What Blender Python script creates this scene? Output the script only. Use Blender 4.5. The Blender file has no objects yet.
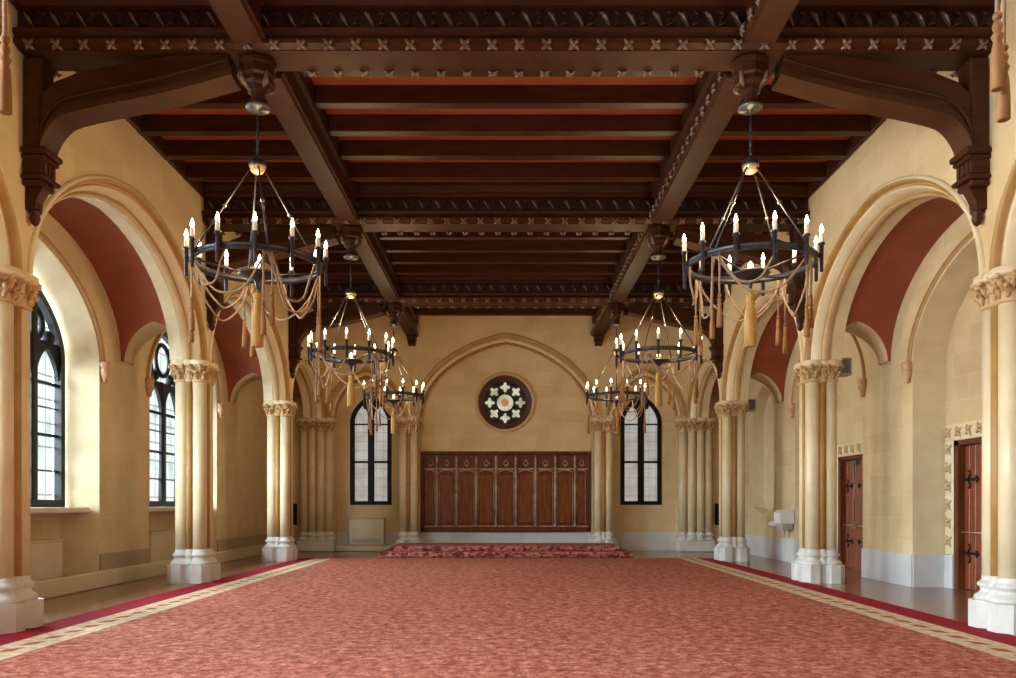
import bpy, bmesh, math, random
from mathutils import Vector, Matrix
random.seed(7)
C = bpy.context.scene.collection
SC = bpy.context.scene
PI = math.pi

# ------------------------------------------------------------------ camera, light, exposure
EYE = 1.5
cd = bpy.data.cameras.new('camera')
cd.sensor_width = 36.0
cd.lens = 820.0 / 1016.0 * 36.0
cd.shift_y = 166.0 / 1016.0
cd.shift_x = 2.0 / 1016.0
cd.clip_start = 0.05
cam = bpy.data.objects.new('camera', cd)
cam.location = (0, 0, EYE)
cam.rotation_euler = (PI / 2, 0, 0)
C.objects.link(cam)
SC.camera = cam

w = bpy.data.worlds.new('world')
w.use_nodes = True
bg = w.node_tree.nodes['Background']
bg.inputs[0].default_value = (1.0, 0.92, 0.80, 1)
bg.inputs[1].default_value = 0.40
SC.world = w

CH_POWER = 125.0        # warm light of one chandelier
WIN_GLOW = 1.55         # brightness of the daylit panes of the tall side windows
for _y in (.8, 6.9, 13.0, 19.1):          # daylight coming in through each tall side window
    _l = bpy.data.lights.new('window_daylight', 'AREA')
    _l.shape = 'RECTANGLE'; _l.size = 5.0; _l.size_y = 10.0
    _l.energy = 15000.0; _l.color = (.76, .91, 1.0)
    _o = bpy.data.objects.new('window_daylight', _l)
    _o.location = (-12.0, _y, 5.0); _o.rotation_euler = (0, -PI / 2, 0)
    C.objects.link(_o)
SC.view_settings.view_transform = 'Standard'
SC.view_settings.look = 'None'
SC.view_settings.gamma = 1.0
SC.view_settings.exposure = -0.12
SC.view_settings.use_curve_mapping = False

# ------------------------------------------------------------------ materials
def nt(name):
    m = bpy.data.materials.new(name)
    m.use_nodes = True
    n = m.node_tree
    return m, n, n.nodes['Principled BSDF']

def mth(n, op, a, b=None, c=None):
    x = n.nodes.new('ShaderNodeMath'); x.operation = op
    for i, v in enumerate((a, b, c)):
        if v is None: continue
        if isinstance(v, (int, float)): x.inputs[i].default_value = v
        else: n.links.new(v, x.inputs[i])
    return x.outputs[0]

def pos(n):
    return n.nodes.new('ShaderNodeNewGeometry').outputs['Position']

def noise(n, vec, scale, detail=3, rough=.55):
    x = n.nodes.new('ShaderNodeTexNoise')
    x.inputs['Scale'].default_value = scale
    x.inputs['Detail'].default_value = detail
    x.inputs['Roughness'].default_value = rough
    n.links.new(vec, x.inputs['Vector'])
    return x.outputs['Fac']

def ramp(n, fac, stops):
    x = n.nodes.new('ShaderNodeValToRGB')
    e = x.color_ramp.elements
    while len(e) > 1: e.remove(e[0])
    e[0].position, e[0].color = stops[0][0], (*stops[0][1], 1)
    for p, c in stops[1:]:
        k = e.new(p); k.color = (*c, 1)
    n.links.new(fac, x.inputs[0])
    return x.outputs[0]

def mix(n, fac, a, b):
    x = n.nodes.new('ShaderNodeMix'); x.data_type = 'RGBA'
    for s, v in ((0, fac), (6, a), (7, b)):
        if isinstance(v, (int, float)): x.inputs[s].default_value = v
        elif isinstance(v, tuple): x.inputs[s].default_value = (*v, 1)
        else: n.links.new(v, x.inputs[s])
    return x.outputs[2]

def mapping(n, vec, scale):
    x = n.nodes.new('ShaderNodeMapping')
    x.inputs['Scale'].default_value = scale
    n.links.new(vec, x.inputs['Vector'])
    return x.outputs[0]

def mottled(name, c1, c2, scale=3.0, rough=.6, metal=0.0, bump=0.0, spec=None, stretch=(1, 1, 1)):
    m, n, p = nt(name)
    f = noise(n, mapping(n, pos(n), stretch), scale, 4)
    n.links.new(ramp(n, f, [(.3, c1), (.7, c2)]), p.inputs['Base Color'])
    p.inputs['Roughness'].default_value = rough
    p.inputs['Metallic'].default_value = metal
    if spec is not None: p.inputs['Specular IOR Level'].default_value = spec
    if bump:
        b = n.nodes.new('ShaderNodeBump'); b.inputs['Strength'].default_value = bump
        n.links.new(noise(n, pos(n), scale * 6, 3), b.inputs['Height'])
        n.links.new(b.outputs[0], p.inputs['Normal'])
    return m

def ashlar(name, c1, c2, joint, bw=.95, bh=.42, jm=.45):
    """painted stone laid in courses; works on walls along either axis"""
    m, n, p = nt(name)
    P = pos(n)
    s = n.nodes.new('ShaderNodeSeparateXYZ'); n.links.new(P, s.inputs[0])
    u = mth(n, 'ADD', s.outputs[0], s.outputs[1])
    cb = n.nodes.new('ShaderNodeCombineXYZ')
    n.links.new(u, cb.inputs[0]); n.links.new(s.outputs[2], cb.inputs[1])
    br = n.nodes.new('ShaderNodeTexBrick')
    br.inputs['Scale'].default_value = 1.0
    br.inputs['Brick Width'].default_value = bw
    br.inputs['Row Height'].default_value = bh
    br.inputs['Mortar Size'].default_value = .008
    br.inputs['Mortar Smooth'].default_value = .3
    br.inputs['Color1'].default_value = (.42, .42, .42, 1)
    br.inputs['Color2'].default_value = (.58, .58, .58, 1)
    br.inputs['Mortar'].default_value = (.5, .5, .5, 1)
    n.links.new(cb.outputs[0], br.inputs['Vector'])
    f = noise(n, P, 1.1, 5)
    f2 = mth(n, 'ADD', mth(n, 'MULTIPLY', f, .75), mth(n, 'MULTIPLY', mth(n, 'SUBTRACT', br.outputs['Color'], .37), .9))
    col = ramp(n, f2, [(.3, c1), (.68, c2)])
    col = mix(n, mth(n, 'MULTIPLY', br.outputs['Fac'], jm), col, joint)
    n.links.new(col, p.inputs['Base Color'])
    p.inputs['Roughness'].default_value = .62
    p.inputs['Specular IOR Level'].default_value = .3
    return m

M = {}
M['wall'] = ashlar('painted_ashlar', (.52, .385, .20), (.67, .53, .31), (.74, .62, .42), jm=.3)
M['cream'] = mottled('cream_stone', (.60, .49, .29), (.72, .61, .40), 2.0, .36)
M['ochre'] = mottled('ochre_paint', (.30, .155, .038), (.40, .225, .062), 3.0, .5)
M['tan'] = mottled('tan_paint', (.46, .31, .15), (.56, .39, .20), 3.0, .55)
M['gilt'] = mottled('gilded_carving', (.22, .10, .022), (.72, .52, .26), 13.0, .45)
M['red'] = mottled('red_vault_paint', (.235, .050, .019), (.30, .072, .031), 1.2, .6)
M['marble'] = mottled('pale_marble', (.50, .49, .46), (.64, .63, .60), 2.5, .4)
M['dado_shaded'] = ashlar('shaded_dado_stone', (.34, .25, .17), (.42, .32, .22), (.30, .22, .15), .8, .62, .3)  # same stone as the right dado, the left side's dimmer light painted in
M['dado'] = ashlar('dado_stone', (.46, .46, .46), (.60, .60, .60), (.40, .40, .40), .8, .62, .3)
M['wood'] = mottled('dark_oak', (.030, .0075, .0026), (.062, .0175, .0058), 2.5, .45, spec=.2, stretch=(1, 1, 5))
M['wood2'] = mottled('brown_oak', (.042, .0155, .0050), (.062, .024, .0080), 2.5, .5, spec=.16)
M['wood_hi'] = mottled('carved_oak', (.07, .035, .02), (.20, .13, .09), 9.0, .35)
M['deep'] = mottled('frieze_ground', (.010, .003, .002), (.022, .007, .004), 4.0, .5)
M['boards'] = mottled('red_ceiling_boards', (.34, .080, .035), (.42, .11, .05), 1.5, .55)
M['panel'] = mottled('mahogany', (.065, .015, .0035), (.14, .038, .008), 3.0, .42, spec=.25, stretch=(4, 4, .6))
M['panel_field'] = mottled('panel_field', (.11, .028, .005), (.21, .062, .011), 3.0, .4, spec=.25, stretch=(4, 4, .6))
M['panel_edge_highlit'] = mottled('highlit_mahogany_moulding', (.26, .14, .09), (.50, .34, .25), 4.0, .22)  # silvery highlight of posts and mouldings put into a pale base colour
M['door'] = mottled('door_wood', (.13, .026, .009), (.25, .06, .02), 3.0, .38, stretch=(5, 5, .5))
M['iron'] = mottled('dark_iron', (.030, .030, .034), (.07, .07, .078), 8.0, .38, .6)
M['black'] = mottled('black_window_iron', (.004, .0045, .005), (.009, .010, .011), 6.0, .5, spec=.2)
M['brass'] = mottled('old_brass', (.40, .27, .12), (.55, .40, .2), 6.0, .3, .7)
M['rope'] = mottled('rope', (.24, .155, .09), (.34, .23, .14), 30.0, .8)
M['tassel'] = mottled('gold_tassel', (.38, .20, .04), (.58, .36, .10), 25.0, .7, stretch=(1, 1, .1))
M['tassel2'] = mottled('russet_tassel', (.17, .068, .012), (.30, .135, .032), 25.0, .7, stretch=(1, 1, .1))
M['candle'] = mottled('candle_sleeve', (.80, .76, .66), (.86, .82, .72), 5.0, .5)
M['enamel'] = mottled('cream_enamel', (.56, .49, .34), (.62, .54, .38), 2.0, .45)
M['grey'] = mottled('grey_plastic', (.30, .29, .25), (.36, .35, .30), 5.0, .5)
M['white'] = mottled('white_enamel', (.66, .66, .64), (.74, .74, .72), 4.0, .3)
M['silver'] = mottled('dull_metal', (.10, .10, .10), (.16, .16, .16), 12.0, .3, .6)
M['corbel'] = mottled('painted_corbel', (.40, .19, .08), (.60, .40, .24), 18.0, .5)
M['sill'] = mottled('stone_sill', (.62, .58, .50), (.72, .68, .6), 3.0, .5)

def emit(name, col, strength):
    m, n, p = nt(name)
    p.inputs['Base Color'].default_value = (*col, 1)
    p.inputs['Emission Color'].default_value = (*col, 1)
    p.inputs['Emission Strength'].default_value = strength
    return m
M['bulb'] = emit('lit_bulb', (1.0, .80, .50), 16.0)

def leaded(name, cols, strength, cell=(.30, .42), lead=.03, clear=0.0):
    """daylit leaded glass: the panes give off the daylight behind them"""
    m, n, p = nt(name)
    P = pos(n)
    s = n.nodes.new('ShaderNodeSeparateXYZ'); n.links.new(P, s.inputs[0])
    u = mth(n, 'ADD', s.outputs[0], s.outputs[1])
    def line(v, size, wd):
        fr = mth(n, 'FRACT', mth(n, 'DIVIDE', v, size))
        d = mth(n, 'ABSOLUTE', mth(n, 'SUBTRACT', fr, .5))
        return mth(n, 'GREATER_THAN', d, .5 - wd / size)
    g = mth(n, 'MAXIMUM', line(u, cell[0], lead * .35), line(s.outputs[2], cell[1], lead * .5))
    f = noise(n, P, 2.2, 4)
    col = ramp(n, f, [(.28, cols[0]), (.5, cols[1]), (.72, cols[2])])
    col = mix(n, mth(n, 'MULTIPLY', g, .8), col, (.10, .11, .11))
    n.links.new(col, p.inputs['Emission Color'])
    p.inputs['Emission Strength'].default_value = strength
    p.inputs['Base Color'].default_value = (.12, .13, .13, 1)
    p.inputs['Roughness'].default_value = .2
    if clear:                                 # daylight passes through the panes, not through the leads
        t = n.nodes.new('ShaderNodeBsdfTransparent'); mx = n.nodes.new('ShaderNodeMixShader')
        n.links.new(mth(n, 'MULTIPLY', mth(n, 'SUBTRACT', 1.0, g), clear), mx.inputs[0])
        n.links.new(p.outputs[0], mx.inputs[1]); n.links.new(t.outputs[0], mx.inputs[2])
        n.links.new(mx.outputs[0], n.nodes['Material Output'].inputs[0])
    return m
M['glass_side'] = leaded('daylit_leaded_glass', ((.42, .58, .55), (.78, .92, .90), (1, 1, 1)), WIN_GLOW, clear=.65)
M['glass_back'] = leaded('frosted_leaded_glass', ((.50, .46, .40), (.66, .63, .57), (.80, .78, .74)), .62, (.22, .30), .012)
M['rose_glass'] = leaded('pale_rose_glass', ((.30, .30, .18), (.62, .60, .44), (.9, .9, .75)), .8, (.4, .4), .004)
M['rose_center'] = emit('orange_rose_glass', (.42, .17, .03), .7)

def floor_mat():
    m, n, p = nt('brown_polished_floor')
    P = pos(n)
    br = n.nodes.new('ShaderNodeTexBrick')
    br.inputs['Scale'].default_value = 1.0
    br.inputs['Brick Width'].default_value = .30; br.inputs['Row Height'].default_value = .30
    br.offset = 0
    br.inputs['Mortar Size'].default_value = .004
    br.inputs['Color1'].default_value = (.23, .105, .062, 1); br.inputs['Color2'].default_value = (.28, .13, .08, 1)
    br.inputs['Mortar'].default_value = (.14, .065, .04, 1)
    n.links.new(P, br.inputs['Vector'])
    n.links.new(mix(n, mth(n, 'MULTIPLY', noise(n, P, 1.5), .4), br.outputs['Color'], (.20, .092, .055)), p.inputs['Base Color'])
    p.inputs['Roughness'].default_value = .20
    p.inputs['Specular IOR Level'].default_value = .75
    return m
M['floor'] = floor_mat()

def carpet_mat():
    m, n, p = nt('patterned_red_carpet')
    P = pos(n)
    s = n.nodes.new('ShaderNodeSeparateXYZ'); n.links.new(P, s.inputs[0])
    ax = mth(n, 'ABSOLUTE', s.outputs[0])
    y = s.outputs[1]
    # scrolling figure of the field
    ns = n.nodes.new('ShaderNodeTexVoronoi'); ns.feature = 'DISTANCE_TO_EDGE'
    ns.inputs['Scale'].default_value = 7.5
    wv = n.nodes.new('ShaderNodeTexNoise'); wv.inputs['Scale'].default_value = 5.0
    n.links.new(P, wv.inputs['Vector'])
    ad = n.nodes.new('ShaderNodeVectorMath'); ad.operation = 'MULTIPLY_ADD'
    n.links.new(wv.outputs['Color'], ad.inputs[0]); ad.inputs[1].default_value = (.35, .35, .35); n.links.new(P, ad.inputs[2])
    n.links.new(ad.outputs[0], ns.inputs['Vector'])
    nz = noise(n, P, 8.5, 4, .7)
    fld = ramp(n, nz, [(.36, (.10, .014, .010)), (.45, (.30, .078, .050)), (.55, (.42, .140, .092)), (.68, (.60, .28, .20))])
    veins = mth(n, 'LESS_THAN', ns.outputs[0], .06)
    fld = mix(n, mth(n, 'MULTIPLY', veins, .7), fld, (.17, .022, .014))
    # long faint stripes of wear
    wn = noise(n, mapping(n, P, (1.1, .02, 1)), 1.0, 3)
    fld = mix(n, mth(n, 'MULTIPLY', wn, .28), fld, (.54, .24, .17))
    # cream border with slanted red dashes
    dash = mth(n, 'FRACT', mth(n, 'ADD', mth(n, 'MULTIPLY', y, 2.4), mth(n, 'MULTIPLY', ax, 2.0)))
    dash = mth(n, 'LESS_THAN', dash, .5)
    dl = mth(n, 'LESS_THAN', mth(n, 'ABSOLUTE', mth(n, 'SUBTRACT', ax, 5.07)), .065)
    crm = mix(n, mth(n, 'MULTIPLY', dash, dl), ramp(n, noise(n, P, 9, 2), [(.35, (.44, .33, .20)), (.6, (.62, .50, .34))]), (.30, .08, .05))
    inb = mth(n, 'GREATER_THAN', ax, 4.82)
    col = mix(n, inb, fld, crm)
    out = mth(n, 'GREATER_THAN', ax, 5.32)
    col = mix(n, out, col, (.27, .014, .030))
    n.links.new(col, p.inputs['Base Color'])
    p.inputs['Roughness'].default_value = .95
    p.inputs['Specular IOR Level'].default_value = .1
    p.inputs['Sheen Weight'].default_value = .0
    return m
M['carpet'] = carpet_mat()
def step_mat():
    m, n, p = nt('figured_step_carpet')
    P = pos(n)
    col = ramp(n, noise(n, mapping(n, P, (1, 1, 1.6)), 8.0, 3, .6), [(.40, (.09, .012, .010)), (.47, (.18, .03, .022)), (.52, (.36, .10, .07)), (.66, (.46, .17, .12))])
    n.links.new(col, p.inputs['Base Color'])
    p.inputs['Roughness'].default_value = .95
    return m
M['step'] = step_mat()

# ------------------------------------------------------------------ mesh helpers
class MB:
    def __init__(self):
        self.v = []; self.f = []; self.m = []; self.mats = []; self.sm = []
    def mi(self, mat):
        if mat not in self.mats: self.mats.append(mat)
        return self.mats.index(mat)
    def add(self, vs, fs, mat, smooth=False):
        o = len(self.v); k = self.mi(mat)
        self.v += [tuple(x) for x in vs]
        for f in fs:
            self.f.append([o + i for i in f]); self.m.append(k); self.sm.append(smooth)
        return self
    def box(self, x0, x1, y0, y1, z0, z1, mat):
        vs = [(x, y, z) for z in (z0, z1) for y in (y0, y1) for x in (x0, x1)]
        return self.add(vs, [(0, 2, 3, 1), (4, 5, 7, 6), (0, 1, 5, 4), (2, 6, 7, 3), (0, 4, 6, 2), (1, 3, 7, 5)], mat)
    def bbox(self, x0, x1, y0, y1, z0, z1, mat, b=.02):
        """box with chamfered edges"""
        X = (x0, x0 + b, x1 - b, x1); Y = (y0, y0 + b, y1 - b, y1); Z = (z0, z0 + b, z1 - b, z1)
        bm = bmesh.new()
        bmesh.ops.create_cube(bm, size=1)
        for q in bm.verts:
            q.co = Vector(((x0 + x1) / 2 + q.co.x * (x1 - x0), (y0 + y1) / 2 + q.co.y * (y1 - y0), (z0 + z1) / 2 + q.co.z * (z1 - z0)))
        bmesh.ops.bevel(bm, geom=list(bm.edges), offset=b, segments=1, affect='EDGES')
        return self.bm(bm, mat)
    def bm(self, bm, mat, smooth=False, mtx=None):
        bm.verts.index_update()
        vs = [(mtx @ q.co if mtx else q.co) for q in bm.verts]
        fs = [[q.index for q in f.verts] for f in bm.faces]
        self.add(vs, fs, mat, smooth); bm.free()
        return self
    def prism(self, pts, axis, a0, a1, mat, side_mat=None, smooth=False):
        """polygon pts (u, z) extruded along axis ('x': u is y, 'y': u is x, 'z': pts are (x, y))"""
        def P(u, z, a):
            return (a, u, z) if axis == 'x' else (u, a, z) if axis == 'y' else (u, z, a)
        n = len(pts)
        vs = [P(u, z, a0) for u, z in pts] + [P(u, z, a1) for u, z in pts]
        self.add(vs, [list(range(n - 1, -1, -1)), [n + i for i in range(n)]], mat)
        self.add(vs, [(i, (i + 1) % n, n + (i + 1) % n, n + i) for i in range(n)], side_mat or mat, smooth)
        return self
    def lathe(self, prof, c, mat, seg=16, smooth=True, sx=1, sy=1):
        vs = []; fs = []
        for r, z in prof:
            for i in range(seg):
                a = 2 * PI * i / seg
                vs.append((c[0] + r * math.cos(a) * sx, c[1] + r * math.sin(a) * sy, c[2] + z))
        for j in range(len(prof) - 1):
            for i in range(seg):
                k = (i + 1) % seg
                fs.append((j * seg + i, j * seg + k, (j + 1) * seg + k, (j + 1) * seg + i))
        self.add(vs, fs, mat, smooth)
        n = len(prof)
        if prof[0][0] > 1e-4: self.add(vs[:seg], [list(range(seg - 1, -1, -1))], mat)
        if prof[-1][0] > 1e-4: self.add(vs[-seg:], [list(range(seg))], mat)
        return self
    def tube(self, path, r, mat, seg=8, closed=False, smooth=True):
        P = [Vector(p) for p in path]; n = len(P)
        vs = []; fs = []
        up = None
        for i in range(n):
            if closed: t = P[(i + 1) % n] - P[i - 1]
            else: t = P[min(i + 1, n - 1)] - P[max(i - 1, 0)]
            if t.length < 1e-9: t = Vector((0, 0, 1))
            t.normalize()
            if up is None:
                up = Vector((0, 0, 1)) if abs(t.z) < .9 else Vector((1, 0, 0))
            s = t.cross(up)
            if s.length < 1e-6: s = t.orthogonal()
            s.normalize(); up = s.cross(t); up.normalize()
            rr = r[i] if isinstance(r, (list, tuple)) else r
            for k in range(seg):
                a = 2 * PI * k / seg
                vs.append(P[i] + s * (math.cos(a) * rr) + up * (math.sin(a) * rr))
        for i in range(n if closed else n - 1):
            j = (i + 1) % n
            for k in range(seg):
                q = (k + 1) % seg
                fs.append((i * seg + k, i * seg + q, j * seg + q, j * seg + k))
        if not closed:
            fs.append(list(range(seg - 1, -1, -1))); fs.append([(n - 1) * seg + k for k in range(seg)])
        return self.add(vs, fs, mat, smooth)
    def sphere(self, c, r, mat, seg=12, sz=1.0):
        prof = [(max(1e-5, r * math.sin(PI * i / 8)), -r * sz * math.cos(PI * i / 8)) for i in range(9)]
        return self.lathe(prof, c, mat, seg)
    def sweep(self, rails, mats, smooth=True):
        """rails: list of equally long point lists; strip i between rail i and i+1 wears mats[i]"""
        for i in range(len(rails) - 1):
            a, b = rails[i], rails[i + 1]; n = len(a)
            self.add(list(a) + list(b), [(k, k + 1, n + k + 1, n + k) for k in range(n - 1)], mats[i], smooth)
        return self
    def build(self, name, parent=None, loc=None):
        me = bpy.data.meshes.new(name)
        me.from_pydata(self.v, [], self.f)
        for q in self.mats: me.materials.append(M[q])
        me.polygons.foreach_set('material_index', self.m)
        me.polygons.foreach_set('use_smooth', self.sm)
        bm = bmesh.new(); bm.from_mesh(me)
        bmesh.ops.remove_doubles(bm, verts=bm.verts, dist=1e-5)
        bmesh.ops.recalc_face_normals(bm, faces=bm.faces)
        bm.to_mesh(me); bm.free(); me.update()
        o = bpy.data.objects.new(name, me)
        C.objects.link(o)
        if parent: o.parent = parent
        if loc: o.location = loc
        return o

def tag(o, label, cat, group=None):
    o['label'] = label; o['category'] = cat
    if group: o['group'] = group
    return o
def struct(o):
    o['kind'] = 'structure'
    return o
def empty(name, loc=(0, 0, 0), label=None, cat=None, group=None, rz=0):
    o = bpy.data.objects.new(name, None); C.objects.link(o)
    o.location = loc; o.rotation_euler = (0, 0, rz)
    if label: tag(o, label, cat, group)
    return o
def copy_tree(o, parent=None):
    kids = list(o.children)
    c = o.copy(); C.objects.link(c)
    if parent: c.parent = parent
    for k in kids: copy_tree(k, c)
    return c
def dup(o, loc, label, rz=None, group=None):
    c = copy_tree(o); c.location = loc; c['label'] = label
    if rz is not None: c.rotation_euler = (0, 0, rz)
    if group: c['group'] = group
    return c

def arch(c, half, spring, rise, k=.06, n=28):
    """points (u, z) of a blunt pointed arch from the low-u springing to the high-u one"""
    out = []
    for i in range(n + 1):
        t = -math.cos(PI * i / n)
        out.append((c + half * t, spring + rise * ((1 - k) * math.sqrt(max(0, 1 - t * t)) + k * (1 - abs(t)))))
    return out

# ------------------------------------------------------------------ measures
XF, XB, XO, XW = 5.85, 6.45, 7.44, 8.05       # arcade faces, outer wall face, niche back
COLX = 6.1
ZB = 26.6                                     # back wall face
SPR = 4.28                                    # springing of the arcade
CEIL, BEAM, JOIST = 7.70, 6.95, 7.42
COLY = [-2.25, 3.85, 9.80, 16.05, 22.15]
BAYS = [(.8, 2.72, 1.92), (6.9, 2.72, 1.92), (13.0, 2.72, 1.92), (19.1, 2.72, 1.92), (24.3, 1.80, 1.30)]
YB, YE = -2.25, 27.4

# ------------------------------------------------------------------ floor
MB().box(-8.4, 8.4, YB, YE, -.2, 0, 'floor').build('floor')['kind'] = 'structure'

# ------------------------------------------------------------------ arcade walls
def notch(top, y0, y1, bays, d, k, base):
    pts = [(y0, base)]
    for c, h, r in bays:
        pts += arch(c, h + d, base, r + d, k)
    pts += [(y1, base), (y1, top), (y0, top)]
    return pts
for side, s in (('left', -1), ('right', 1)):
    mb = MB()
    mb.prism(notch(CEIL, YB, ZB, BAYS, .25, .06, SPR), 'x', s * XF, s * (XF + .30), 'wall', 'cream')
    mb.prism(notch(CEIL, YB, ZB, BAYS, 0, .06, SPR), 'x', s * (XF + .30), s * XB, 'wall', 'cream')
    struct(mb.build('wall_%s_arcade' % side))

tn = [0]
def trim(mb):
    tn[0] += 1
    return struct(mb.build('trim_%d' % tn[0]))

# moulded orders of each arch: (outward offset, depth from the face, paint of the strip that follows)
ORD = [(.275, .00, 'cream'), (.275, -.035, 'cream'), (.225, -.05, 'ochre'), (.185, -.02, 'ochre'), (.17, .05, 'tan'), (.155, .075, 'ochre'),
       (.13, .045, 'cream'), (.105, .06, 'cream'), (.055, .20, 'tan'), (.045, .24, 'ochre'), (.035, .205, 'ochre'), (.01, .215, 'tan'), (-.02, .25, 'tan'), (-.02, .36, 'cream'), (0.0, .37, 'cream')]
for s in (-1, 1):
    for c, h, r in BAYS[1:]:
        mb = MB()
        rails = [[(s * (XF + x), u, z) for u, z in arch(c, h + d, SPR, r + d, .06, 40)] for d, x, _ in ORD]
        mb.sweep(rails, [o[2] for o in ORD[:-1]])
        trim(mb)

# ------------------------------------------------------------------ aisle vaults with a pointed passage through each spur
PX, PH, PR = 6.72, .66, .72
def pass_half(z):
    f = max(0.0, 1 - (z - SPR) / PR)
    # width of the passage at height z
    lo, hi = 0.0, 1.0
    for _ in range(30):
        t = (lo + hi) / 2
        v = .8 * math.sqrt(max(0, 1 - t * t)) + .2 * (1 - t)
        if v > (z - SPR) / PR: lo = t
        else: hi = t
    return PX, PH * lo
vn = 0
for side, s in (('left', -1), ('right', 1)):
    mb = MB()
    prev = None
    for c, h, r in BAYS:
        pts = arch(c, h + .13, SPR, r + .07, .06, 96)
        low_l = [p for p in pts if p[0] <= c]; low_r = [p for p in pts if p[0] >= c][::-1]
        for half_pts in (low_l, low_r):
            # resample in height
            zs = [SPR + PR * math.sin(PI / 2 * i / 10) for i in range(11)]
            def at(z):
                for a, b in zip(half_pts, half_pts[1:]):
                    if a[1] <= z <= b[1]:
                        f = (z - a[1]) / (b[1] - a[1] + 1e-9)
                        return a[0] + (b[0] - a[0]) * f
                return half_pts[-1][0]
            rows = [(at(z), z) for z in zs] + [p for p in half_pts if p[1] > zs[-1] + .02]
            for i in range(len(rows) - 1):
                (u0, z0), (u1, z1) = rows[i], rows[i + 1]
                if i < 10:
                    m0, w0 = pass_half(z0); m1, w1 = pass_half(z1)
                    if m1 - w1 > XB: mb.add([(s * XB, u0, z0), (s * max(XB, m0 - w0), u0, z0), (s * (m1 - w1), u1, z1), (s * XB, u1, z1)], [(0, 1, 2, 3)], 'red')
                    mb.add([(s * (m0 + w0), u0, z0), (s * XO, u0, z0), (s * XO, u1, z1), (s * (m1 + w1), u1, z1)], [(0, 1, 2, 3)], 'red')
                else:
                    mb.add([(s * XB, u0, z0), (s * XO, u0, z0), (s * XO, u1, z1), (s * XB, u1, z1)], [(0, 1, 2, 3)], 'red')
            low = rows[:11]
            if half_pts is low_l and prev is not None:
                for i in range(10):
                    m0, w0 = pass_half(low[i][1]); m1, w1 = pass_half(low[i + 1][1])
                    for g in (-1, 1):
                        xa, xb = max(XB, m0 + g * w0), max(XB, m1 + g * w1)
                        if xa == xb: continue
                        a = (s * xa, prev[i][0], low[i][1]); b = (s * xa, low[i][0], low[i][1])
                        d = (s * xb, low[i + 1][0], low[i + 1][1]); e = (s * xb, prev[i + 1][0], low[i + 1][1])
                        mb.add([a, b, d, e], [(0, 1, 2, 3)], 'wall', True)
            if half_pts is low_r: prev = low
    mb.box(min(s * XB, s * XO), max(s * XB, s * XO), YB, ZB + .4, 6.45, 6.6, 'wall')
    struct(mb.build('ceiling_vault_%s' % side))

# ------------------------------------------------------------------ outer walls
NICHE = [(.8, 2.0, 1.65), (6.9, 2.0, 1.65), (13.0, 2.0, 1.65), (19.1, 2.0, 1.65)]
NSP = 4.1
def notch_floor(top, y0, y1, bays, k, spring):
    pts = [(y0, 0)]
    for c, h, r in bays:
        pts += [(c - h, 0)] + arch(c, h, spring, r, k) + [(c + h, 0)]
    pts += [(y1, 0), (y1, top), (y0, top)]
    return pts
# left: windows above a low back wall
mb = MB()
mb.prism(notch_floor(6.6, YB, YE, NICHE, .22, NSP), 'x', -XO, -XW - .12, 'wall', 'cream')
for c, h, r in NICHE:
    fr_ = [(c - h, 0)] + arch(c, h, NSP, r, .22) + [(c + h, 0)]
    bk_ = [(c - h + .24, 0)] + arch(c, h - .24, NSP, r - .2, .22) + [(c + h - .24, 0)]
    mb.sweep([[(-XO - .001, u, z) for u, z in fr_], [(-XW + .0, u, z) for u, z in bk_], [(-XW - .12, u, z) for u, z in bk_]], ['cream', 'cream'])
    mb.box(-XW - .10, -XW + .02, c - h, c + h, 0, 1.38, 'wall')
struct(mb.build('wall_left'))
# right: niches closed at the back, door openings in two of them
mb = MB()
n3 = (23.75, 1.0, .95)
pts = [(YB, 0)]
for c, h, r in NICHE:
    pts += [(c - h, 0)] + arch(c, h, NSP, r, .22) + [(c + h, 0)]
mb.prism(pts + [(22.2, 0), (22.2, 6.6), (YB, 6.6)], 'x', XO, XW, 'wall', 'cream')
c, h, r = n3
a3 = arch(c, h, 4.0, r, .22)
k3 = len(a3) // 2
mb.prism([(22.2, 0), (c, 0), (c, 1.25), (c - h, 1.45)] + a3[:k3 + 1] + [(c, 6.6), (22.2, 6.6)], 'x', XO, XW, 'wall', 'cream')
mb.prism([(c, 0), (YE, 0), (YE, 6.6), (c, 6.6)] + a3[k3:] + [(c + h, 1.45), (c, 1.25)], 'x', XO, XW, 'wall', 'cream')
mb.box(XO + .34, XW - .01, c - h, c + h, 1.2, 5.0, 'cream')
DOORS = [(13.85, .85), (19.1, .72)]
dp = [(YB, 0)]
for c, h in DOORS: dp += [(c - h, 0), (c - h, 2.65), (c + h, 2.65), (c + h, 0)]
mb.prism(dp + [(YE, 0), (YE, 6.6), (YB, 6.6)], 'x', XW, XW + .3, 'wall', 'wall')
struct(mb.build('wall_right'))

# hood moulds with small corbels over the niches
for s in (-1, 1):
    for c, h, r in NICHE[1:]:
        mb = MB()
        rr = []
        for d, x in ((.05, .0), (.05, .05), (.09, .075), (.13, .06), (.15, 0)):
            rr.append([(s * (XO - x), u, z) for u, z in arch(c, h + d, NSP - .02, r + d + .02, .22, 36)])
        mb.sweep(rr, ['tan', 'ochre', 'cream', 'ochre'])
        t = trim(mb)
        for g in (-1, 1):
            MB().lathe([(.02, -.36), (.045, -.34), (.05, -.26), (.085, -.2), (.10, -.12), (.08, -.09), (.105, -.04), (.105, .02)],
                       (s * (XO - .05), c + g * (h + .1), NSP), 'corbel', 10).build('corbel', t)

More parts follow.
